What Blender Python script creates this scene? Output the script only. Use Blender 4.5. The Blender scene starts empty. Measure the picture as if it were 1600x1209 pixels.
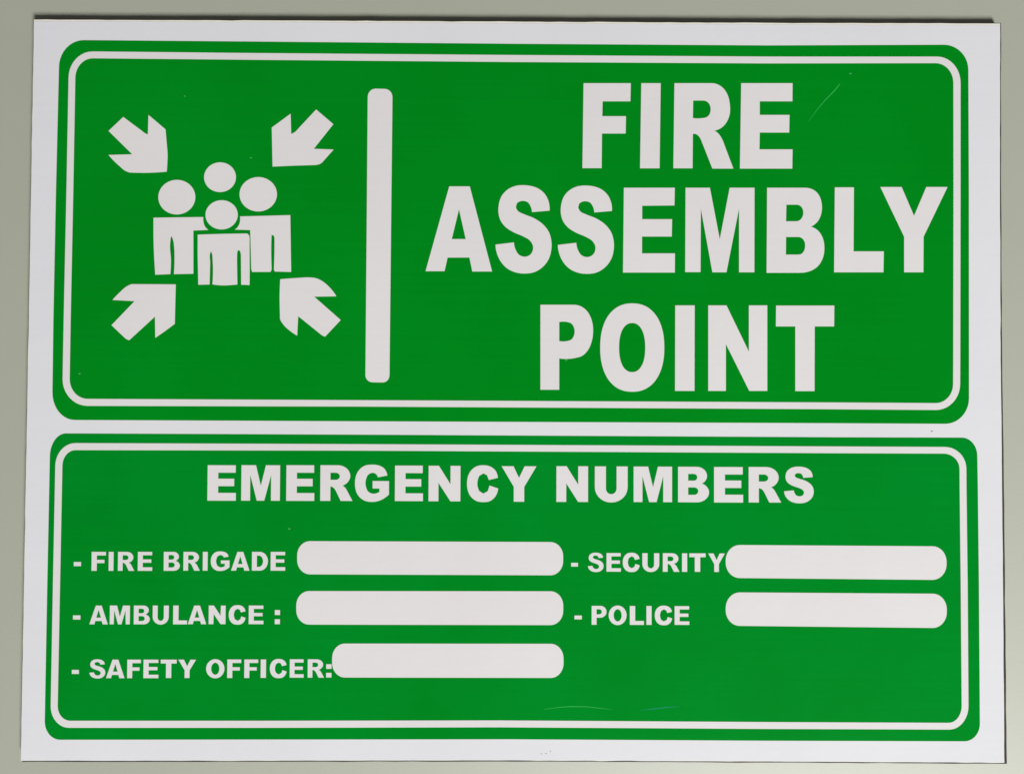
import bpy, bmesh, math, random
from mathutils import Vector, Matrix
from mathutils.geometry import tessellate_polygon

scene = bpy.context.scene
MM = 0.001
LIFT = 1.2          # extra thickness of the board, millimetres

# ------------------------------------------------------------------ camera
cam_data = bpy.data.cameras.new('camera')
cam = bpy.data.objects.new('camera', cam_data)
scene.collection.objects.link(cam)
cam.location = (-2.345 * MM, -7.320 * MM, 371.80 * MM)
cam.rotation_mode = 'XYZ'
cam.rotation_euler = (0.02142, -0.00252, 0.00409)
cam_data.sensor_fit = 'HORIZONTAL'
cam_data.sensor_width = 36.0
cam_data.lens = 36.0 * 1400.0 / 1600.0
cam_data.clip_start = 0.01
cam_data.clip_end = 50.0
scene.camera = cam

# ------------------------------------------------------------------ light
world = bpy.data.worlds.new('World')
scene.world = world
world.use_nodes = True
bg = world.node_tree.nodes['Background']
bg.inputs['Color'].default_value = (1.0, 0.97, 0.92, 1.0)
bg.inputs['Strength'].default_value = 0.09

def area_lamp(name, loc, size, power, colour):
    d = bpy.data.lights.new(name, 'AREA')
    d.shape = 'RECTANGLE'
    d.size, d.size_y = size
    d.energy = power
    d.color = colour
    ob = bpy.data.objects.new(name, d)
    scene.collection.objects.link(ob)
    ob.location = loc
    ob.rotation_euler = (Vector((0.05, -0.05, 0)) - Vector(loc)).to_track_quat('-Z', 'Y').to_euler()
    return ob
# the daylight opening the picture is lit from: beyond the lower right corner of the sign
area_lamp('window_light', (1.08, -2.06, 2.15), (0.80, 0.75), 138.0, (0.99, 0.99, 0.985))

scene.view_settings.view_transform = 'Standard'
scene.view_settings.look = 'None'
scene.view_settings.exposure = 0.0
scene.view_settings.gamma = 1.0
scene.view_settings.use_curve_mapping = False

# ------------------------------------------------------------------ materials
def new_mat(name):
    m = bpy.data.materials.new(name)
    m.use_nodes = True
    nt = m.node_tree
    return m, nt, nt.nodes['Principled BSDF']

def node(nt, kind, **kw):
    n = nt.nodes.new(kind)
    for k, v in kw.items():
        setattr(n, k, v)
    return n

def coords(nt, scale):
    tc = node(nt, 'ShaderNodeTexCoord')
    geo = node(nt, 'ShaderNodeNewGeometry')
    mp = node(nt, 'ShaderNodeMapping')
    mp.inputs['Scale'].default_value = scale
    nt.links.new(geo.outputs['Position'], mp.inputs['Vector'])
    nt.nodes.remove(tc)
    return mp.outputs['Vector']

def noise(nt, scale, detail=3.0, rough=0.55, stretch=(1, 1, 1)):
    n = node(nt, 'ShaderNodeTexNoise')
    n.inputs['Scale'].default_value = scale
    n.inputs['Detail'].default_value = detail
    n.inputs['Roughness'].default_value = rough
    nt.links.new(coords(nt, stretch), n.inputs['Vector'])
    return n.outputs['Fac']

def mix(nt, fac, a, b):
    n = node(nt, 'ShaderNodeMix', data_type='RGBA')
    for sock, v in ((n.inputs[0], fac), (n.inputs[6], a), (n.inputs[7], b)):
        if isinstance(v, (tuple, float, int)):
            sock.default_value = v
        else:
            nt.links.new(v, sock)
    return n.outputs[2]

def ramp(nt, fac, lo, hi):
    n = node(nt, 'ShaderNodeMapRange')
    n.inputs['From Min'].default_value = lo
    n.inputs['From Max'].default_value = hi
    nt.links.new(fac, n.inputs['Value'])
    return n.outputs['Result']

def bump(nt, bsdf, fac, strength, dist):
    n = node(nt, 'ShaderNodeBump')
    n.inputs['Strength'].default_value = strength
    n.inputs['Distance'].default_value = dist
    nt.links.new(fac, n.inputs['Height'])
    nt.links.new(n.outputs['Normal'], bsdf.inputs['Normal'])

def vinyl(name, dark, light, rough, spec, band):
    """printed vinyl: faint horizontal print bands, soft mottling, fine skin"""
    m, nt, b = new_mat(name)
    bands = ramp(nt, noise(nt, 1.0, 2.0, 0.6, (2.0, 420.0, 1.0)), 0.3, 0.7)
    blot = ramp(nt, noise(nt, 16.0, 4.0, 0.6), 0.3, 0.7)
    c = mix(nt, blot, dark, light)
    n = node(nt, 'ShaderNodeMix', data_type='RGBA', blend_type='MULTIPLY')
    n.inputs[0].default_value = band
    nt.links.new(c, n.inputs[6])
    cr = node(nt, 'ShaderNodeCombineColor')
    for i in range(3):
        nt.links.new(bands, cr.inputs[i])
    nt.links.new(cr.outputs[0], n.inputs[7])
    nt.links.new(n.outputs[2], b.inputs['Base Color'])
    b.inputs['Roughness'].default_value = rough
    b.inputs['Specular IOR Level'].default_value = spec
    bump(nt, b, noise(nt, 260.0, 2.0), 0.12, 0.0003)
    return m

M = {}
M['green'] = vinyl('green_vinyl', (0.0003, 0.222, 0.0095, 1), (0.0004, 0.245, 0.0125, 1), 0.2, 0.03, 0.04)
M['green_lower'] = vinyl('green_vinyl_sky_tint', (0.0004, 0.222, 0.014, 1), (0.0005, 0.247, 0.021, 1), 0.2, 0.03, 0.04)  # lower panel: bluish reflected sky light is put into the green
M['white'] = vinyl('white_vinyl', (0.71, 0.68, 0.68, 1), (0.735, 0.71, 0.708, 1), 0.25, 0.08, 0.012)
M['film'] = vinyl('white_film', (0.70, 0.70, 0.725, 1), (0.73, 0.725, 0.745, 1), 0.25, 0.08, 0.012)

m, nt, b = new_mat('board_white')
nt.links.new(mix(nt, ramp(nt, noise(nt, 300.0, 3.0), 0.35, 0.7), (0.84, 0.81, 0.71, 1), (0.77, 0.74, 0.64, 1)), b.inputs['Base Color'])
b.inputs['Roughness'].default_value = 0.5
M['sheet'] = m

m, nt, b = new_mat('dark_core')
nt.links.new(mix(nt, ramp(nt, noise(nt, 200.0, 3.0), 0.3, 0.7), (0.018, 0.014, 0.010, 1), (0.05, 0.04, 0.03, 1)), b.inputs['Base Color'])
b.inputs['Roughness'].default_value = 0.8
M['core'] = m

m, nt, b = new_mat('floor_paint')
f1 = ramp(nt, noise(nt, 5.0, 5.0, 0.6), 0.25, 0.75)
f2 = ramp(nt, noise(nt, 60.0, 5.0, 0.65), 0.3, 0.75)
c1 = mix(nt, f1, (0.384, 0.404, 0.314, 1), (0.408, 0.418, 0.336, 1))
c2 = mix(nt, f2, c1, (0.394, 0.408, 0.328, 1))
spk = ramp(nt, noise(nt, 900.0, 2.0, 0.5), 0.70, 0.80)
c3 = mix(nt, spk, c2, (0.33, 0.325, 0.26, 1))
nt.links.new(c3, b.inputs['Base Color'])
b.inputs['Roughness'].default_value = 0.57
b.inputs['Specular IOR Level'].default_value = 1.0
b.inputs['Coat Weight'].default_value = 0.8
b.inputs['Coat Roughness'].default_value = 0.5
bump(nt, b, noise(nt, 420.0, 4.0, 0.6), 0.06, 0.0005)
M['floor'] = m

def plain(name, col, rough=0.5):
    m, nt, b = new_mat(name)
    nt.links.new(mix(nt, noise(nt, 900.0, 2.0), col, tuple(0.85 * v for v in col[:3]) + (1,)), b.inputs['Base Color'])
    b.inputs['Roughness'].default_value = rough
    b.inputs['Specular IOR Level'].default_value = 0.06
    return m
M['scratch'] = plain('scratched_green', (0.03, 0.42, 0.08, 1))
M['smear'] = plain('blue_green_smear', (0.004, 0.27, 0.11, 1))
M['chip'] = plain('chipped_print', (0.08, 0.40, 0.13, 1))
M['speck'] = plain('dirt_speck', (0.25, 0.24, 0.23, 1), 0.8)

# ------------------------------------------------------------------ shape helpers
def arc(p0, c, p1, n=10):
    """quarter ellipse from p0 to p1 with its corner at c"""
    k = 0.5523
    a = (p0[0] + (c[0] - p0[0]) * k, p0[1] + (c[1] - p0[1]) * k)
    b = (p1[0] + (c[0] - p1[0]) * k, p1[1] + (c[1] - p1[1]) * k)
    out = []
    for i in range(1, n + 1):
        t = i / n
        u = 1 - t
        out.append(tuple(u**3 * p0[j] + 3*u*u*t * a[j] + 3*u*t*t * b[j] + t**3 * p1[j] for j in (0, 1)))
    return out

def path(items, n=10):
    pts = []
    for it in items:
        if it[0] == 'a':
            pts += arc(pts[-1], (it[1], it[2]), (it[3], it[4]), n)
        else:
            pts.append((it[0], it[1]))
    if math.hypot(pts[0][0] - pts[-1][0], pts[0][1] - pts[-1][1]) < 1e-4:
        pts.pop()
    return pts

def smooth(pts, corner=40.0, sub=4):
    """rounds the gentle bends of a closed outline, keeps corners and straight runs"""
    P = [Vector(p) for p in pts]
    n = len(P)
    tan = []
    for i in range(n):
        a, b = P[i] - P[i - 1], P[(i + 1) % n] - P[i]
        la, lb = a.length, b.length
        ang = math.degrees(a.angle(b, 0.0))
        if ang > corner:
            tan.append(None)
        elif la > 2.3 * lb:
            tan.append(a.normalized())
        elif lb > 2.3 * la:
            tan.append(b.normalized())
        else:
            tan.append((a / la * lb + b / lb * la).normalized())
    out = []
    for i in range(n):
        p, q = P[i], P[(i + 1) % n]
        d = q - p
        t0, t1 = tan[i], tan[(i + 1) % n]
        out.append(tuple(p))
        if t0 is None and t1 is None:
            continue
        if t0 is None:
            t0 = (2 * d.normalized() - t1).normalized()
        if t1 is None:
            t1 = (2 * d.normalized() - t0).normalized()
        if d.normalized().dot(t0) > 0.9999 and d.normalized().dot(t1) > 0.9999:
            continue
        t0, t1 = t0 * d.length, t1 * d.length
        for k in range(1, sub):
            s = k / sub
            h = (2*s**3 - 3*s*s + 1) * p + (s**3 - 2*s*s + s) * t0 + (-2*s**3 + 3*s*s) * q + (s**3 - s*s) * t1
            out.append(tuple(h))
    return out

def plate(name, loops, z0, z1, mat, parent, chamfer=0.0):
    """flat piece with the given outline (first loop) and holes, between heights z0 and z1 (mm)"""
    flat = [[Vector((x, y, 0)) for x, y in lp] for lp in loops]
    tris = tessellate_polygon(flat)
    pts = [p for lp in loops for p in lp]
    n = len(pts)
    verts = [(x * MM, y * MM, (z1 + LIFT) * MM) for x, y in pts] + [(x * MM, y * MM, (z0 + LIFT) * MM) for x, y in pts]
    faces = []
    for t in tris:
        a, b, c = t
        area = (pts[b][0]-pts[a][0])*(pts[c][1]-pts[a][1]) - (pts[c][0]-pts[a][0])*(pts[b][1]-pts[a][1])
        if area < 0:
            a, c = c, a
        faces.append((a, b, c))
        faces.append((a + n, c + n, b + n))
    s = 0
    for lp in loops:
        k = len(lp)
        area = sum(lp[i-1][0]*lp[i][1] - lp[i][0]*lp[i-1][1] for i in range(k))
        outer = (s == 0)
        for i in range(k):
            a, b = s + i, s + (i + 1) % k
            if (area > 0) == outer:
                faces.append((b, a, a + n, b + n))
            else:
                faces.append((a, b, b + n, a + n))
        s += k
    me = bpy.data.meshes.new(name)
    me.from_pydata(verts, [], faces)
    me.materials.append(mat)
    me.update()
    ob = bpy.data.objects.new(name, me)
    scene.collection.objects.link(ob)
    ob.parent = parent
    return ob

def offset(pts, left, right, top, bottom):
    """grows an outline round the board's centre by millimetres on each side"""
    x0, x1 = min(p[0] for p in pts), max(p[0] for p in pts)
    y0, y1 = min(p[1] for p in pts), max(p[1] for p in pts)
    return [(x + (right * (x / x1) if x > 0 else -left * (x / x0)),
             y + (top * (y / y1) if y > 0 else -bottom * (y / y0))) for x, y in pts]

def thin(lp, d):
    """moves a closed outline inwards by d, in its own units"""
    n = len(lp)
    sign_ = 1 if sum(lp[i-1][0]*lp[i][1] - lp[i][0]*lp[i-1][1] for i in range(n)) > 0 else -1
    out = []
    for i in range(n):
        p = Vector(lp[i])
        a, b = (p - Vector(lp[i-1])).normalized(), (Vector(lp[(i+1) % n]) - p).normalized()
        na, nb = Vector((-a.y, a.x)), Vector((-b.y, b.x))
        m = (na + nb)
        m = m / max(m.length_squared / 2, 0.5)
        out.append(tuple(p + m * d * sign_))
    return out

def hand_cut(pts, step, amp, seed):
    """resamples a cut edge and lets the knife wander a little"""
    r = random.Random(seed)
    out = []
    n = len(pts)
    for i in range(n):
        p, q = Vector(pts[i]), Vector(pts[(i + 1) % n])
        k = max(1, int((q - p).length / step))
        nrm = Vector((-(q - p).y, (q - p).x)).normalized()
        for j in range(k):
            v = p.lerp(q, j / k)
            if j:
                v = v + nrm * r.gauss(0, amp)
            out.append(tuple(v))
    return out

# ------------------------------------------------------------------ outlines on the board (millimetres from its centre)
BOARD = [
    (-199.68, 151.49), (-102.66, 151.67), (-2.07, 151.71), (103.96, 151.72), (200.31, 151.95),
    (199.67, 81.85), (199.42, 13.1), (199.59, -39.41), (199.69, -78.32), (199.7, -151.49), (98.13, -151.28),
    (-6.04, -151.19), (-104.86, -151.6), (-200.3, -151.95), (-200.15, -77.42), (-199.97, 0.92),
    (-199.81, 79.97),]
UPPER_PANEL = [
    (-189.71, -2.19),
    (-189.76, 27.23),
    (-189.5, 80.02),
    (-189.03, 131.54),
    ('a', -189.2, 142.92, -178.95, 142.98),
    (-107.86, 142.73),
    (-2.03, 142.36),
    (103.94, 142.21),
    (176.89, 142.87),
    ('a', 186.97, 142.93, 186.9, 132.37),
    (186.77, 81.79),
    (186.35, 13.05),
    (186.24, -3.27),
    ('a', 186.16, -13.77, 176.43, -13.81),
    (129.9, -13.74),
    (-64.33, -13.74),
    (-180.37, -13.68),
    ('a', -189.79, -13.72, -189.71, -2.19),
]
UPPER_LINE_OUT = [
    (-185.59, 3.07),
    (-185.51, 27.25),
    (-185.16, 80.04),
    (-184.98, 127.3),
    ('a', -185.06, 138.22, -175.19, 138.28),
    (-107.81, 137.95),
    (-2.01, 137.69),
    (103.93, 137.56),
    (173.94, 137.91),
    ('a', 183.68, 137.96, 183.6, 127.02),
    (183.28, 81.77),
    (182.71, 13.03),
    (182.59, 2.5),
    ('a', 182.52, -8.12, 172.52, -8.16),
    (129.92, -8.02),
    (-64.38, -7.71),
    (-175.22, -7.9),
    ('a', -185.54, -7.89, -185.59, 3.07),
]
UPPER_LINE_IN = [
    (-182.71, 3.09),
    (-182.67, 27.26),
    (-182.37, 80.06),
    (-182.21, 127.32),
    ('a', -182.27, 135.41, -175.15, 135.45),
    (-107.78, 135.15),
    (-2, 134.78),
    (103.93, 134.73),
    (173.39, 135.19),
    ('a', 180.66, 135.17, 180.61, 127),
    (180.37, 81.76),
    (179.82, 13.02),
    (179.7, 2.49),
    ('a', 179.64, -5.29, 172.54, -5.32),
    (129.93, -5.23),
    (-64.4, -5.08),
    (-175.26, -5.01),
    ('a', -182.59, -5.04, -182.71, 3.09),
]
LOWER_PANEL = [
    (-190.81, -135.93),
    (-190.62, -79.72),
    (-190.36, -28.38),
    ('a', -190.24, -19.22, -183.96, -19.19),
    (-64.29, -19.24),
    (129.88, -19.51),
    (183.23, -19.45),
    ('a', 189.54, -19.43, 189.49, -26.88),
    (189.61, -39.45),
    (189.78, -78.36),
    (189.77, -135.75),
    ('a', 189.72, -142.83, 183.45, -142.85),
    (103.36, -142.87),
    (-0.87, -142.61),
    (-104.94, -143.04),
    (-184.46, -143.39),
    ('a', -190.8, -143.41, -190.81, -135.93),
]
LOWER_LINE_OUT = [
    (-188.46, -129.73),
    (-188.28, -79.72),
    (-188.05, -32.29),
    ('a', -187.98, -23.14, -179.97, -23.1),
    (-64.26, -23.06),
    (129.87, -23.23),
    (176.11, -23.26),
    ('a', 184.92, -23.22, 184.91, -32.13),
    (184.91, -39.47),
    (185.12, -78.37),
    (185.12, -128.51),
    ('a', 185.1, -138.09, 177.22, -138.11),
    (103.37, -138.09),
    (-6.09, -137.77),
    (-104.99, -138.29),
    (-180.9, -138.53),
    ('a', -188.48, -138.56, -188.46, -129.73),
]
LOWER_LINE_IN = [
    (-185.63, -129.72),
    (-185.41, -79.71),
    (-185.18, -32.28),
    ('a', -185.16, -26, -179.93, -25.98),
    (-64.24, -25.73),
    (129.86, -26.01),
    (175.57, -25.99),
    ('a', 182.09, -25.96, 182.1, -32.15),
    (182.1, -39.48),
    (182.29, -78.38),
    (182.35, -128.52),
    ('a', 182.3, -135.36, 176.98, -135.37),
    (103.38, -135.3),
    (-6.11, -134.98),
    (-105.02, -135.45),
    (-180.42, -135.69),
    ('a', -185.62, -135.71, -185.63, -129.72),
]
DIVIDER = [
    (-61.59, 5.17),
    (-61.52, 64.74),
    (-61.51, 119.93),
    ('a', -61.54, 123.39, -58.26, 123.41),
    (-54.56, 123.32),
    ('a', -51.34, 123.34, -51.31, 119.98),
    (-51.51, 64.78),
    (-51.72, 5.21),
    ('a', -51.7, 2.19, -54.49, 2.18),
    (-58.68, 2.24),
    ('a', -61.57, 2.28, -61.59, 5.17),
]
FIRE_BRIGADE_SLOT = [
    (-88.87, -70.39),
    (-88.88, -68.5),
    ('a', -88.94, -62.7, -83.71, -62.68),
    (14.48, -62.68),
    ('a', 19.71, -62.66, 19.73, -68.47),
    (19.73, -70.38),
    ('a', 19.75, -76.18, 14.52, -76.2),
    (-83.59, -76.17),
    ('a', -88.81, -76.19, -88.87, -70.39),
]
AMBULANCE_SLOT = [
    (-89.05, -90.72),
    (-89.06, -88.82),
    ('a', -89.12, -82.97, -83.9, -82.96),
    (14.57, -82.68),
    ('a', 19.8, -82.66, 19.81, -88.51),
    (19.82, -90.54),
    ('a', 19.84, -96.39, 14.61, -96.41),
    (-83.78, -96.54),
    ('a', -88.99, -96.56, -89.05, -90.72),
]
OFFICER_SLOT = [
    (-74.26, -112.02),
    (-74.27, -110.09),
    ('a', -74.32, -104.19, -69.11, -104.17),
    (14.77, -103.98),
    ('a', 19.99, -103.97, 20, -109.88),
    (20.01, -111.85),
    ('a', 20.03, -117.76, 14.81, -117.78),
    (-69, -117.9),
    ('a', -74.21, -117.92, -74.26, -112.02),
]
SECURITY_SLOT = [
    (86.18, -70.75),
    (86.18, -69.94),
    ('a', 86.18, -63.62, 91.94, -63.59),
    (170.82, -63.82),
    ('a', 176.59, -63.8, 176.55, -70.13),
    (176.55, -71.15),
    ('a', 176.51, -77.47, 170.74, -77.49),
    (91.93, -77.04),
    ('a', 86.17, -77.06, 86.18, -70.75),
]
POLICE_SLOT = [
    (86.16, -90.09),
    (86.16, -89.28),
    ('a', 86.16, -82.89, 91.92, -82.87),
    (170.81, -83.11),
    ('a', 176.57, -83.09, 176.53, -89.48),
    (176.53, -90.61),
    ('a', 176.49, -96.99, 170.73, -97.01),
    (91.9, -96.45),
    ('a', 86.15, -96.47, 86.16, -90.09),
]
ARROW_DOWN_RIGHT = [
    (-168.21, 105.33), (-162.21, 111.14), (-154.62, 105.55), (-153.03, 104.36), (-151.98, 103.97),
    (-151.84, 112.04), (-144.74, 106.09), (-144.17, 100.12), (-143.77, 95.65), (-143.83, 92.16),
    (-144.03, 88.58), (-153.41, 88.04), (-158.84, 88.12), (-160.58, 88.6), (-163.82, 91.07), (-168.08, 95.38),
    (-158.3, 95.68),]
ARROW_DOWN_LEFT = [
    (-82.74, 114.62), (-75.61, 108.57), (-83.59, 98.32), (-75.42, 98.06), (-79.83, 92.97), (-81.31, 91.96),
    (-83.28, 91.61), (-91.68, 91.32), (-100.48, 90.88), (-100.98, 107.05), (-93.27, 112.82), (-92.94, 104.45),
    (-91.56, 105.11), (-89.85, 106.86),]
ARROW_UP_RIGHT = [
    (-157.5, 42.12), (-139.76, 42.1), (-139.96, 25.9), (-144.69, 22.33), (-147.86, 20.1), (-148.12, 28.83),
    (-158.57, 19.06), (-160.4, 20.04), (-165.89, 25.2), (-156.57, 35.11), (-165.63, 35.56), (-162.62, 38.79),
    (-159.46, 41.42),]
ARROW_UP_LEFT = [
    (-96.87, 44.4), (-90.04, 44.95), (-84.78, 45.19), (-82.41, 44.94), (-79.51, 43.63), (-76.59, 41.16),
    (-75, 39.32), (-73.77, 37.48), (-82.87, 37.29), (-79.43, 34.3), (-71.91, 27.74), (-78.26, 20.87),
    (-79.84, 21.65), (-89.37, 29.25), (-89.71, 21.24), (-92.99, 23.44), (-95.64, 26.06), (-96.82, 28.42),
    (-97.07, 38.7),]
HEADS = [
    (-139.75, 78.06, 7.61, 7.15),
    (-122.07, 86.38, 6.56, 6.15),
    (-106.27, 79.41, 7.70, 7.10),
    (-121.24, 70.84, 6.64, 6.03),
]
BODY_SIDE = [
    (-149.22, 69.54), (-128.75, 69.89), (-128.63, 67.65), (-127.97, 65.92), (-126.57, 64.59),
    (-132.78, 64.31), (-132.57, 46.49), (-140.55, 46.3), (-140.38, 52.49), (-140.59, 57.44), (-141.07, 60.41),
    (-141.73, 61.99), (-142.11, 60.9), (-142.32, 57.93), (-141.86, 52.48), (-142.03, 46.3), (-148.19, 46.02),
    (-148.97, 57.4),]
BODY_OTHER_SIDE = [
    (-113.65, 70.21), (-93.01, 70.84), (-92.43, 47.42), (-99.11, 47.55), (-99.49, 48.71), (-99.35, 56.64),
    (-99.4, 61.39), (-99.83, 62.45), (-100.62, 62.71), (-100.72, 56.63), (-100.48, 48.71), (-101, 47.39),
    (-108.46, 47.35), (-108.85, 49.2), (-109.3, 61.88), (-109.43, 64.62), (-115.75, 64.75), (-114.71, 65.66),
    (-113.88, 67.25), (-113.58, 69),]
BODY_FRONT = [
    (-130.99, 62.62), (-120.73, 62.99), (-110.73, 63.19), (-109.88, 62.51), (-109.66, 61.08),
    (-109.48, 48.67), (-109.46, 41.97), (-112.88, 42.06), (-113.11, 53.93), (-113.5, 55.94), (-114.24, 56.41),
    (-114.7, 54.98), (-114.71, 51.28), (-114.46, 42.16), (-117.34, 41.88), (-120.5, 41.76), (-124.71, 42.16),
    (-124.52, 48.6), (-124.84, 53.88), (-125.49, 55.83), (-125.9, 54.4), (-125.75, 51.23), (-125.86, 42.11),
    (-130.49, 41.98), (-130.89, 53.85),]
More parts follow.
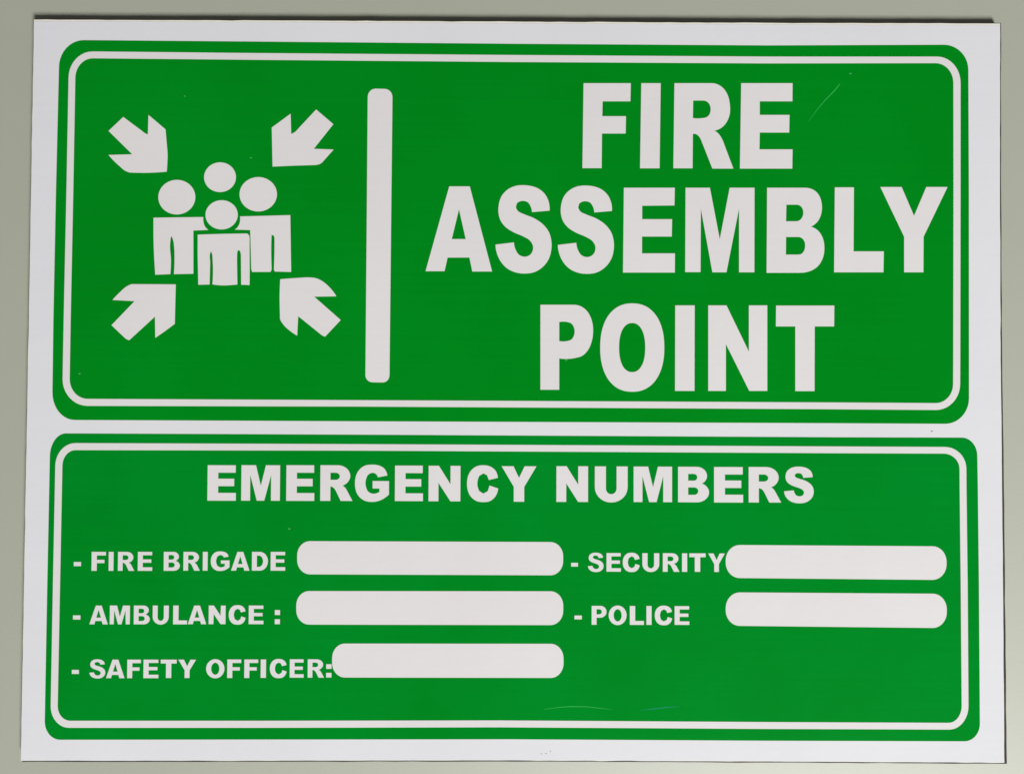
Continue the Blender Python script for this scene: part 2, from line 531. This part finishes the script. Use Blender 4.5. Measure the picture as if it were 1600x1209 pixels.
HEADLINE = [
    ('F', [
        [(27.6, 126.1), (47.12, 126.2), (46.99, 118.67), (35.49, 118.62), (35.37, 112.43), (45.15, 112.47),
         (45.03, 105.29), (35.25, 105.24), (35.14, 90.89), (27.22, 90.86)],
    ]),
    ('I', [
        [(51.48, 126.22), (59.49, 126.26), (59.05, 90.94), (50.99, 90.9)],
    ]),
    ('R', [
        [(65.18, 126.29), (80.74, 126.37), (83.38, 125.72), (85.63, 123.99), (87.29, 121.2), (88.08, 117.54),
         (88.07, 113.88), (86.94, 110.55), (84.69, 107.94), (81.72, 106.66), (83.37, 105.41),
         (84.82, 103.22), (86.14, 99.9), (89.5, 90.95), (80.84, 90.91), (76.49, 101.99), (75.3, 104.24),
         (74.24, 105.1), (72.79, 105.29), (72.65, 91.01), (64.73, 90.97)],
        [(72.92, 119.13), (77.09, 119.15), (78.75, 118.63), (79.74, 117.44), (80.13, 115.51),
         (79.74, 113.57), (78.61, 112.3), (76.63, 111.83), (72.79, 111.81)],
    ]),
    ('E', [
        [(92.79, 126.43), (114.04, 126.54), (113.96, 119), (100.45, 118.94), (100.44, 113.28),
         (112.75, 113.34), (112.6, 106.02), (100.43, 105.96), (100.28, 98.98), (113.97, 99.04),
         (113.82, 91.07), (92.21, 90.97)],
    ]),
    ('A', [
        [(-27.65, 83.03), (-19.2, 83.07), (-9.83, 47.97), (-17.98, 47.93), (-19.19, 53.68), (-28.17, 53.64),
         (-29.39, 48.02), (-37.19, 47.98)],
        [(-23.58, 73.59), (-20.75, 61.3), (-26.49, 61.28)],
    ]),
    ('S', [
        [(6.46, 72.55), (13.73, 73.21), (13.37, 76.75), (11.98, 79.74), (9.54, 82.02), (6.42, 83.26),
         (2.96, 83.66), (-0.5, 83.3), (-3.61, 81.82), (-6.03, 79.16), (-7.19, 75.61), (-7.31, 72.13),
         (-6.4, 68.94), (-4.24, 66.24), (-1.12, 64.24), (3.04, 62.45), (5.61, 60.87), (6.93, 58.65),
         (6.8, 56.5), (5.56, 54.76), (3.49, 54.13), (1.34, 54.81), (-0.05, 56.68), (-0.89, 60.01),
         (-8.5, 59.07), (-7.93, 55.6), (-6.32, 52.14), (-3.48, 49.17), (0.12, 47.59), (3.79, 47.19),
         (7.8, 47.91), (11.04, 50), (13.45, 53.27), (14.47, 56.95), (14.46, 60.98), (13.34, 64.59),
         (10.98, 67.56), (7.16, 70.12), (3, 71.76), (0.65, 73.01), (-0.19, 74.6), (0.22, 76.13),
         (1.46, 76.97), (2.98, 77.19), (4.72, 76.64), (5.83, 75.12)],
    ]),
    ('S', [
        [(32.15, 72.53), (39.42, 73.19), (39.07, 76.73), (37.68, 79.72), (35.25, 82), (32.13, 83.24),
         (28.66, 83.64), (25.2, 83.28), (22.08, 81.8), (19.67, 79.15), (18.5, 75.59), (18.37, 72.11),
         (19.28, 68.92), (21.43, 66.22), (24.55, 64.22), (28.71, 62.43), (31.27, 60.85), (32.59, 58.63),
         (32.46, 56.48), (31.22, 54.74), (29.14, 54.1), (27, 54.79), (25.61, 56.66), (24.77, 59.98),
         (17.16, 59.05), (17.73, 55.58), (19.33, 52.12), (22.17, 49.15), (25.77, 47.57), (29.44, 47.17),
         (33.45, 47.88), (36.69, 49.98), (39.11, 53.25), (40.14, 56.93), (40.13, 60.96), (39.02, 64.56),
         (36.66, 67.54), (32.85, 70.1), (28.69, 71.74), (26.33, 72.99), (25.5, 74.58), (25.91, 76.11),
         (27.15, 76.95), (28.68, 77.17), (30.41, 76.62), (31.52, 75.1)],
    ]),
    ('E', [
        [(44.32, 82.81), (65.32, 82.91), (65.19, 75.6), (51.88, 75.4), (51.89, 69.84), (64.22, 69.89),
         (64.08, 62.73), (51.83, 62.68), (51.83, 55.73), (65.4, 55.79), (65.33, 47.88), (44.03, 47.79)],
    ]),
    ('M', [
        [(69.77, 82.93), (79.8, 82.98), (83.87, 61.68), (87.97, 83.02), (98.22, 83.06), (98.09, 48.13),
         (91.79, 48.11), (91.82, 74.38), (86.6, 48.08), (80.81, 48.06), (76.08, 74.31), (75.92, 48.11),
         (69.62, 48.08)],
    ]),
    ('B', [
        [(103.43, 83.09), (118.81, 83.16), (121.78, 82.65), (123.86, 81.32), (125.26, 79.16),
         (125.99, 76.03), (125.76, 72.6), (124.41, 69.46), (121.51, 67.07), (124.47, 65.37), (126.39, 62.17),
         (126.97, 58.16), (126.29, 54.06), (124.35, 50.85), (121.31, 48.83), (116.85, 48), (103.13, 47.93)],
        [(111.36, 76.11), (115.45, 76.13), (117.08, 75.69), (118.04, 74.43), (118.33, 72.87),
         (117.88, 70.93), (116.84, 69.73), (115.28, 69.27), (111.19, 69.25)],
        [(111.18, 62.77), (116.15, 62.8), (117.78, 62.28), (118.74, 61.02), (119.04, 59.24), (118.73, 57.38),
         (117.77, 55.96), (116.13, 55.5), (111.09, 55.48)],
    ]),
    ('L', [
        [(131.37, 83.37), (139.25, 83.41), (138.99, 56.95), (151.47, 57), (151.28, 48.37), (130.95, 48.28)],
    ]),
    ('Y', [
        [(150.18, 83.61), (158.96, 83.65), (164.02, 71.73), (169.15, 83.7), (177.92, 83.74), (167.91, 63.11),
         (167.75, 48.45), (159.81, 48.41), (159.89, 63.07)],
    ]),
    ('P', [
        [(10.09, 34.36), (23.82, 34.42), (26.62, 33.85), (28.84, 32.3), (30.58, 29.67), (31.57, 26.38),
         (31.74, 22.92), (31.09, 18.97), (29.62, 15.75), (27.41, 13.53), (24.29, 12.53), (17.88, 12.33),
         (17.92, -0.48), (10.21, -0.51)],
        [(17.84, 27.31), (21.13, 27.32), (22.77, 26.75), (23.76, 25.44), (24.18, 23.47), (23.77, 21.41),
         (22.79, 20.09), (21.15, 19.5), (17.86, 19.49)],
    ]),
    ('O', [
        [(61.01, 17), (60.87, 13.51), (60.44, 10.61), (59.73, 8.01), (58.76, 5.69), (57.53, 3.66),
         (56.07, 1.97), (54.39, 0.62), (52.51, -0.37), (50.41, -0.97), (47.88, -1.18), (45.36, -0.99),
         (43.26, -0.41), (41.37, 0.56), (39.69, 1.9), (38.22, 3.58), (36.99, 5.6), (36.01, 7.91),
         (35.3, 10.51), (34.86, 13.4), (34.71, 16.89), (34.85, 20.37), (35.27, 23.28), (35.98, 25.89),
         (36.95, 28.21), (38.17, 30.24), (39.64, 31.94), (41.32, 33.3), (43.21, 34.29), (45.31, 34.89),
         (47.84, 35.1), (50.37, 34.91), (52.47, 34.33), (54.36, 33.36), (56.05, 32.01), (57.52, 30.32),
         (58.75, 28.31), (59.72, 25.99), (60.44, 23.39), (60.87, 20.49)],
        [(53.2, 16.97), (53.15, 15.03), (52.97, 13.42), (52.68, 11.97), (52.28, 10.68), (51.78, 9.56),
         (51.18, 8.61), (50.5, 7.86), (49.73, 7.32), (48.87, 6.99), (47.83, 6.87), (46.8, 6.98),
         (45.94, 7.3), (45.16, 7.84), (44.47, 8.59), (43.87, 9.52), (43.37, 10.64), (42.97, 11.93),
         (42.68, 13.37), (42.5, 14.98), (42.44, 16.92), (42.49, 18.86), (42.67, 20.47), (42.95, 21.92),
         (43.35, 23.21), (43.85, 24.33), (44.45, 25.28), (45.14, 26.03), (45.91, 26.58), (46.77, 26.91),
         (47.81, 27.02), (48.84, 26.92), (49.7, 26.59), (50.48, 26.05), (51.17, 25.31), (51.77, 24.37),
         (52.27, 23.25), (52.67, 21.96), (52.96, 20.51), (53.14, 18.9)],
    ]),
    ('I', [
        [(65.53, 34.35), (73.51, 34.39), (73.42, -0.74), (65.45, -0.77)],
    ]),
    ('N', [
        [(79.11, 34.41), (86.6, 34.44), (95.79, 15.46), (95.82, 34.48), (103.39, 34.52), (103.32, -0.62),
         (95.93, -0.65), (86.34, 18.55), (86.32, -0.69), (79.09, -0.72)],
    ]),
    ('T', [
        [(107.02, 34.45), (130.98, 34.56), (130.87, 25.98), (122.88, 25.95), (122.72, -0.62),
         (114.83, -0.65), (114.9, 25.91), (106.91, 25.88)],
    ]),
]
LETTERING = [   # character, left, right, top, bottom on the board in millimetres
    # EMERGENCY
    ('E', -125.79, -114.18, -31.91, -46.35),
    ('M', -111.97, -96.19, -31.84, -46.29),
    ('E', -93.58, -82.13, -31.78, -46.31),
    ('R', -79.68, -66.51, -31.72, -46.26),
    ('G', -65.53, -51.62, -31.42, -46.61),
    ('E', -49.17, -37.71, -31.77, -46.23),
    ('N', -35.42, -22.41, -31.79, -46.25),
    ('C', -19.71, -6.94, -31.49, -46.52),
    ('Y', -5.55, 8.7, -31.84, -46.3),
    # NUMBERS
    ('N', 16.89, 29.83, -31.75, -46.3),
    ('U', 32.61, 46.04, -31.77, -46.48),
    ('M', 48.5, 64.23, -31.79, -46.25),
    ('B', 66.69, 79.39, -31.8, -46.27),
    ('E', 81.44, 93.33, -31.83, -46.3),
    ('R', 95.62, 108.9, -31.77, -46.24),
    ('S', 110.13, 122.27, -31.55, -46.51),
    # -FIREBRIGADE
    ('-', -179.91, -176.98, -71.49, -73.18),
    ('F', -172.69, -166.89, -67.36, -75.04),
    ('I', -165.71, -163.75, -67.34, -75.02),
    ('R', -161.93, -155.27, -67.32, -74.99),
    ('E', -153.84, -147.97, -67.29, -74.97),
    ('B', -143.27, -136.68, -67.25, -74.93),
    ('R', -135.25, -128.52, -67.22, -74.83),
    ('I', -127.35, -125.39, -67.2, -74.81),
    ('G', -124.09, -116.45, -66.98, -74.92),
    ('A', -115.8, -108.29, -67.15, -74.76),
    ('D', -107.31, -100.78, -67.12, -74.73),
    ('E', -99.67, -93.73, -67.09, -74.71),
    # -AMBULANCE:
    ('-', -179.92, -176.93, -93.12, -94.81),
    ('A', -173.23, -165.74, -89.13, -96.72),
    ('M', -164.96, -156.81, -89.1, -96.69),
    ('B', -155.19, -148.67, -89.07, -96.66),
    ('U', -147.5, -140.98, -89.04, -96.76),
    ('L', -139.16, -133.49, -89.01, -96.61),
    ('A', -133.16, -125.67, -88.99, -96.52),
    ('N', -124.69, -117.84, -88.96, -96.49),
    ('C', -116.54, -109.7, -88.74, -96.65),
    ('E', -108.39, -102.39, -88.9, -96.43),
    (':', -97.76, -95.67, -90.69, -96.4),
    # -SAFETYOFFICER:
    ('-', -180.09, -177.23, -115.17, -116.8),
    ('S', -172.95, -166.51, -110.87, -118.62),
    ('A', -166.15, -158.64, -110.98, -118.46),
    ('F', -157.57, -152.06, -110.96, -118.43),
    ('E', -150.98, -144.9, -110.93, -118.41),
    ('T', -143.97, -137.52, -110.91, -118.31),
    ('Y', -136.81, -129.65, -110.89, -118.29),
    ('O', -125.5, -118.05, -110.63, -118.39),
    ('F', -116.9, -111.25, -110.75, -118.23),
    ('F', -109.96, -104.37, -110.73, -118.2),
    ('I', -103.3, -101.15, -110.71, -118.12),
    ('C', -99.57, -92.77, -110.47, -118.24),
    ('E', -91.48, -85.82, -110.59, -118),
    ('R', -84.17, -77.51, -110.57, -117.97),
    (':', -76.64, -74.49, -112.54, -117.88),
    # -SECURITY
    ('-', 23.01, 25.78, -71.09, -72.6),
    ('S', 29.86, 36.24, -66.94, -74.81),
    ('E', 37.45, 43.31, -67.07, -74.62),
    ('C', 44.09, 51, -66.89, -74.76),
    ('U', 52.1, 59.01, -67.07, -74.73),
    ('R', 60.47, 67.28, -67.04, -74.59),
    ('I', 68.32, 70.42, -67.07, -74.57),
    ('T', 71.31, 77.96, -67.05, -74.55),
    ('Y', 79.06, 85.81, -67.07, -74.58),
    # -POLICE
    ('-', 24.42, 27.4, -92.47, -94.03),
    ('P', 31.42, 37.49, -88.54, -96.18),
    ('O', 38.37, 45.69, -88.36, -96.31),
    ('L', 47, 52.75, -88.54, -96.18),
    ('I', 53.79, 55.88, -88.52, -96.16),
    ('C', 57.19, 64.25, -88.34, -96.3),
    ('E', 65.29, 71.3, -88.53, -96.11),
]
SCRATCH_LONG = [
    (120.55, 110.71), (124.54, 116.06), (128.26, 120.34), (131.19, 123.29), (133.58, 126.23),]
SCRATCH_WAVY = [
    (12.11, -130.5), (17.85, -129.7), (23.32, -129.3), (29.58, -129.4), (35.57, -130.03), (40.27, -130.53),]
SCRATCH_SMEAR = [
    (51.22, -130.76), (55.91, -130.22), (61.65, -129.56), (67.39, -129.15),]
CHIPS = [
    (-137.06, 119.96), (-109.48, 94.45), (-178.68, 5.2), (-92.22, -57.76), (20.84, 11.69), (138.1, 130.66),
    (168.74, -25.91),]
DARK_SPECKS = [
    (170.89, -16.85), (11.13, -148.46), (12.95, -148.32), (14.77, -147.41),]
CORE_RIGHT, CORE_TOP, CORE_BOTTOM = 0.75, 0.45, 0.62  # top overhang of the dark core also fills in part of the shadow line

# heavy sans-serif capitals for the small lettering, in a box 100 high, y downwards
GLYPHS = {
    'E': [[(0, 0), (79, 0), (79, 21), (30, 21), (30, 38), (75, 38), (75, 59), (30, 59), (30, 78), (80, 78), (80, 100), (0, 100)]],
    'F': [[(0, 0), (75, 0), (75, 22), (30, 22), (30, 40), (68, 40), (68, 61), (30, 61), (30, 100), (0, 100)]],
    'I': [[(0, 0), (30, 0), (30, 100), (0, 100)]],
    'M': [[(0, 0), (41, 0), (55, 58), (69, 0), (109, 0), (109, 100), (84, 100), (84, 27), (65, 100), (44, 100), (25, 27), (25, 100), (0, 100)]],
    'N': [[(0, 0), (29, 0), (62, 52), (62, 0), (90, 0), (90, 100), (62, 100), (28, 48), (28, 100), (0, 100)]],
    'L': [[(0, 0), (31, 0), (31, 76), (75, 76), (75, 100), (0, 100)]],
    'T': [[(0, 0), (85, 0), (85, 24), (58, 24), (58, 100), (27, 100), (27, 24), (0, 24)]],
    'Y': [[(0, 0), (34, 0), (50, 33), (66, 0), (100, 0), (65, 58), (65, 100), (35, 100), (35, 58)]],
    'A': [[(35, 0), (69, 0), (105, 100), (73, 100), (68, 83), (36, 83), (31, 100), (0, 100)], [(52, 26), (62, 62), (42, 62)]],
    'R': [[(0, 0), (52, 0), ('a', 89, 0, 89, 30), ('a', 89, 51, 66, 57), ('a', 74, 60, 79, 70), (96, 100), (61, 100), (46, 71),
           ('a', 40, 60, 32, 60), (30, 60), (30, 100), (0, 100)],
          [(30, 21), (45, 21), ('a', 58, 21, 58, 31), ('a', 58, 41, 45, 41), (30, 41)]],
    'P': [[(0, 0), (52, 0), ('a', 86, 0, 86, 32), ('a', 86, 64, 50, 64), (31, 64), (31, 100), (0, 100)],
          [(31, 21), (43, 21), ('a', 56, 21, 56, 32), ('a', 56, 43, 43, 43), (31, 43)]],
    'B': [[(0, 0), (56, 0), ('a', 86, 0, 86, 26), ('a', 86, 42, 70, 47), ('a', 92, 52, 92, 72), ('a', 92, 100, 56, 100), (0, 100)],
          [(30, 20), (47, 20), ('a', 57, 20, 57, 29.5), ('a', 57, 39, 47, 39), (30, 39)],
          [(30, 58), (48, 58), ('a', 60, 58, 60, 68.5), ('a', 60, 79, 48, 79), (30, 79)]],
    'D': [[(0, 0), (46, 0), ('a', 92, 0, 92, 50), ('a', 92, 100, 46, 100), (0, 100)],
          [(31, 23), (40, 23), ('a', 61, 23, 61, 50), ('a', 61, 77, 40, 77), (31, 77)]],
    'O': [[(0, 50), ('a', 0, 0, 52.5, 0), ('a', 105, 0, 105, 50), ('a', 105, 100, 52.5, 100), ('a', 0, 100, 0, 50)],
          [(32, 50), ('a', 32, 22, 52.5, 22), ('a', 73, 22, 73, 50), ('a', 73, 78, 52.5, 78), ('a', 32, 78, 32, 50)]],
    'U': [[(0, 0), (31, 0), (31, 61), ('a', 31, 77, 46, 77), ('a', 61, 77, 61, 61), (61, 0), (92, 0), (92, 58),
           ('a', 92, 100, 46, 100), ('a', 0, 100, 0, 58)]],
    'C': [[(96, 34), (88, 14), (71, 3), (50, 0), (27, 4), (8, 20), (0, 50), (8, 80), (27, 96), (50, 100), (72, 97), (88, 85),
           (97, 63), (70, 55), (65, 70), (51, 77), (38, 70), (32, 50), (38, 29), (51, 22), (62, 27), (68, 40)]],
    'G': [[(99, 29), (90, 11), (72, 2), (51, 0), (27, 4), (8, 20), (0, 50), (8, 80), (28, 96), (52, 100), (74, 97), (90, 90),
           (104, 80), (104, 44), (54, 44), (54, 64), (75, 64), (75, 73), (65, 77), (55, 78), (39, 71), (32, 50), (39, 28),
           (54, 22), (64, 25), (70, 34)]],
    '-': [[(0, 0), (40, 0), (40, 100), (0, 100)]],
}
NAMES = {'-': 'dash', ':': 'colon_dot'}

# ------------------------------------------------------------------ the surface under the sign
bm = bmesh.new()
bmesh.ops.create_grid(bm, x_segments=8, y_segments=8, size=1.6)
me = bpy.data.meshes.new('floor')
bm.to_mesh(me)
bm.free()
me.materials.append(M['floor'])
floor = bpy.data.objects.new('floor', me)
scene.collection.objects.link(floor)
floor['kind'] = 'structure'
floor['label'] = 'plain pale grey-green painted surface under the sign'

# ------------------------------------------------------------------ the sign
sign = bpy.data.objects.new('assembly_point_sign', None)
scene.collection.objects.link(sign)
sign.empty_display_size = 0.05
sign['label'] = 'green and white fire assembly point sign board with emergency numbers, lying on pale surface'
sign['category'] = 'sign'

board = smooth(BOARD, 30.0, 3)
core_edge = [(x + (0.35 * (0.5 - y / 152) if x > 150 else 0), y) for x, y in hand_cut(offset(board, -0.25, CORE_RIGHT, CORE_TOP, CORE_BOTTOM), 7.0, 0.06, 1)]
core = plate('board_core', [core_edge], -LIFT, 2.55, M['core'], sign)
core['label'] = 'dark core of the board showing along its edges, jutting out at the top to thicken the shadow line'
plate('board_sheet', [hand_cut(board, 5.0, 0.045, 2)], 2.40, 3.00, M['sheet'], sign)
plate('white_film', [hand_cut(offset(board, -0.10, -0.10, -0.75, -0.10), 4.0, 0.04, 3)], 2.98, 3.08, M['film'], sign)

upper = plate('green_panel', [path(UPPER_PANEL)], 3.05, 3.13, M['green'], sign)
upper['label'] = 'upper green panel with white pictogram and headline'
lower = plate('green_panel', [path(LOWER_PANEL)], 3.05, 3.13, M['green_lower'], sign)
lower['label'] = 'lower green panel with the emergency number fields'
Z0, Z1 = 3.11, 3.19

plate('border_line', [path(UPPER_LINE_OUT), path(UPPER_LINE_IN)], Z0, Z1, M['white'], upper)
plate('border_line', [path(LOWER_LINE_OUT), path(LOWER_LINE_IN)], Z0, Z1, M['white'], lower)
plate('divider_bar', [path(DIVIDER, 6)], Z0, Z1, M['white'], upper)
for outline in (ARROW_DOWN_RIGHT, ARROW_DOWN_LEFT, ARROW_UP_RIGHT, ARROW_UP_LEFT):
    plate('arrow', [smooth(outline, 36.0)], Z0, Z1, M['white'], upper)
for x, y, rx, ry in HEADS:
    ring = [(x + rx * math.cos(2 * math.pi * i / 48), y + ry * math.sin(2 * math.pi * i / 48)) for i in range(48)]
    plate('figure_head', [ring], Z0, Z1, M['white'], upper)
for outline in (BODY_SIDE, BODY_OTHER_SIDE, BODY_FRONT):
    plate('figure_body', [smooth(outline, 36.0)], Z0, Z1, M['white'], upper)
big_s = None
for char, loops in HEADLINE:
    plate('letter', [smooth(lp, 38.0) for lp in loops] if char in 'SRBPO' else loops, Z0, Z1, M['white'], upper)
    if char == 'S' and big_s is None:
        x0, y1 = min(p[0] for p in loops[0]), max(p[1] for p in loops[0])
        h = y1 - min(p[1] for p in loops[0])
        big_s = [[((p[0] - x0) / h * 100, (y1 - p[1]) / h * 100) for p in loops[0]]]
GLYPHS['S'] = big_s
SMOOTH = {'S': 38.0, 'C': 40.0, 'G': 40.0}

for char, left, right, top, bottom in LETTERING:
    if char == ':':
        hgt = (top - bottom) * 0.35
        for y in (top, bottom + hgt):
            plate('colon_dot', [[(left, y), (right, y), (right, y - hgt), (left, y - hgt)]], Z0, Z1, M['white'], lower)
        continue
    loops = [path(lp, 7) for lp in GLYPHS[char]]
    if char in SMOOTH:
        loops = [smooth(lp, SMOOTH[char]) for lp in loops]
    if top - bottom < 10 and char not in '-I':                      # the list lines are set in a lighter weight than the heading
        loops = [thin(lp, 2.0 if i == 0 else -2.0) for i, lp in enumerate(loops)]
    u0, v0 = min(p[0] for p in loops[0]), min(p[1] for p in loops[0])
    w = max(p[0] for p in loops[0]) - u0
    hh = max(p[1] for p in loops[0]) - v0
    loops = [[(left + (p[0] - u0) / w * (right - left), top - (p[1] - v0) / hh * (top - bottom)) for p in lp] for lp in loops]
    plate(NAMES.get(char, 'letter'), loops, Z0, Z1, M['white'], lower)

for outline in (FIRE_BRIGADE_SLOT, AMBULANCE_SLOT, OFFICER_SLOT, SECURITY_SLOT, POLICE_SLOT):
    plate('number_field', [path(outline)], Z0 - 0.02, Z1 - 0.02, M['white'], lower)

# ------------------------------------------------------------------ wear
rng = random.Random(4)
def streak(pts, widths, mat, parent, name):
    up, dn = [], []
    for i, p in enumerate(pts):
        a, b = Vector(pts[max(i - 1, 0)]), Vector(pts[min(i + 1, len(pts) - 1)])
        t = (b - a).normalized()
        n = Vector((-t.y, t.x)) * widths[i] / 2
        up.append((p[0] + n.x, p[1] + n.y))
        dn.append((p[0] - n.x, p[1] - n.y))
    return plate(name, [up + dn[::-1]], 3.12, 3.145, mat, parent)
streak(SCRATCH_LONG, (0.10, 0.26, 0.38, 0.46, 0.36), M['scratch'], upper, 'scratch')
streak(SCRATCH_WAVY, (0.12, 0.26, 0.34, 0.28, 0.22, 0.06), M['scratch'], lower, 'scratch')
streak(SCRATCH_SMEAR, (0.08, 0.45, 0.50, 0.08), M['smear'], lower, 'scratch')

def fleck(x, y, r, mat, parent, name, z1):
    ring = []
    for i in range(7):
        a = 2 * math.pi * i / 7
        q = r * rng.uniform(0.55, 1.2)
        ring.append((x + 1.5 * q * math.cos(a), y + 0.8 * q * math.sin(a)))
    return plate(name, [ring], z1 - 0.03, z1, mat, parent)
for x, y in CHIPS:
    fleck(x, y, 0.38, M['chip'], upper if y > -16 else lower, 'chip_mark', 3.145)
for i, (x, y) in enumerate(DARK_SPECKS):
    fleck(x, y, 0.36 if i == 0 else 0.26, M['speck'], sign, 'dirt_speck', 3.095)
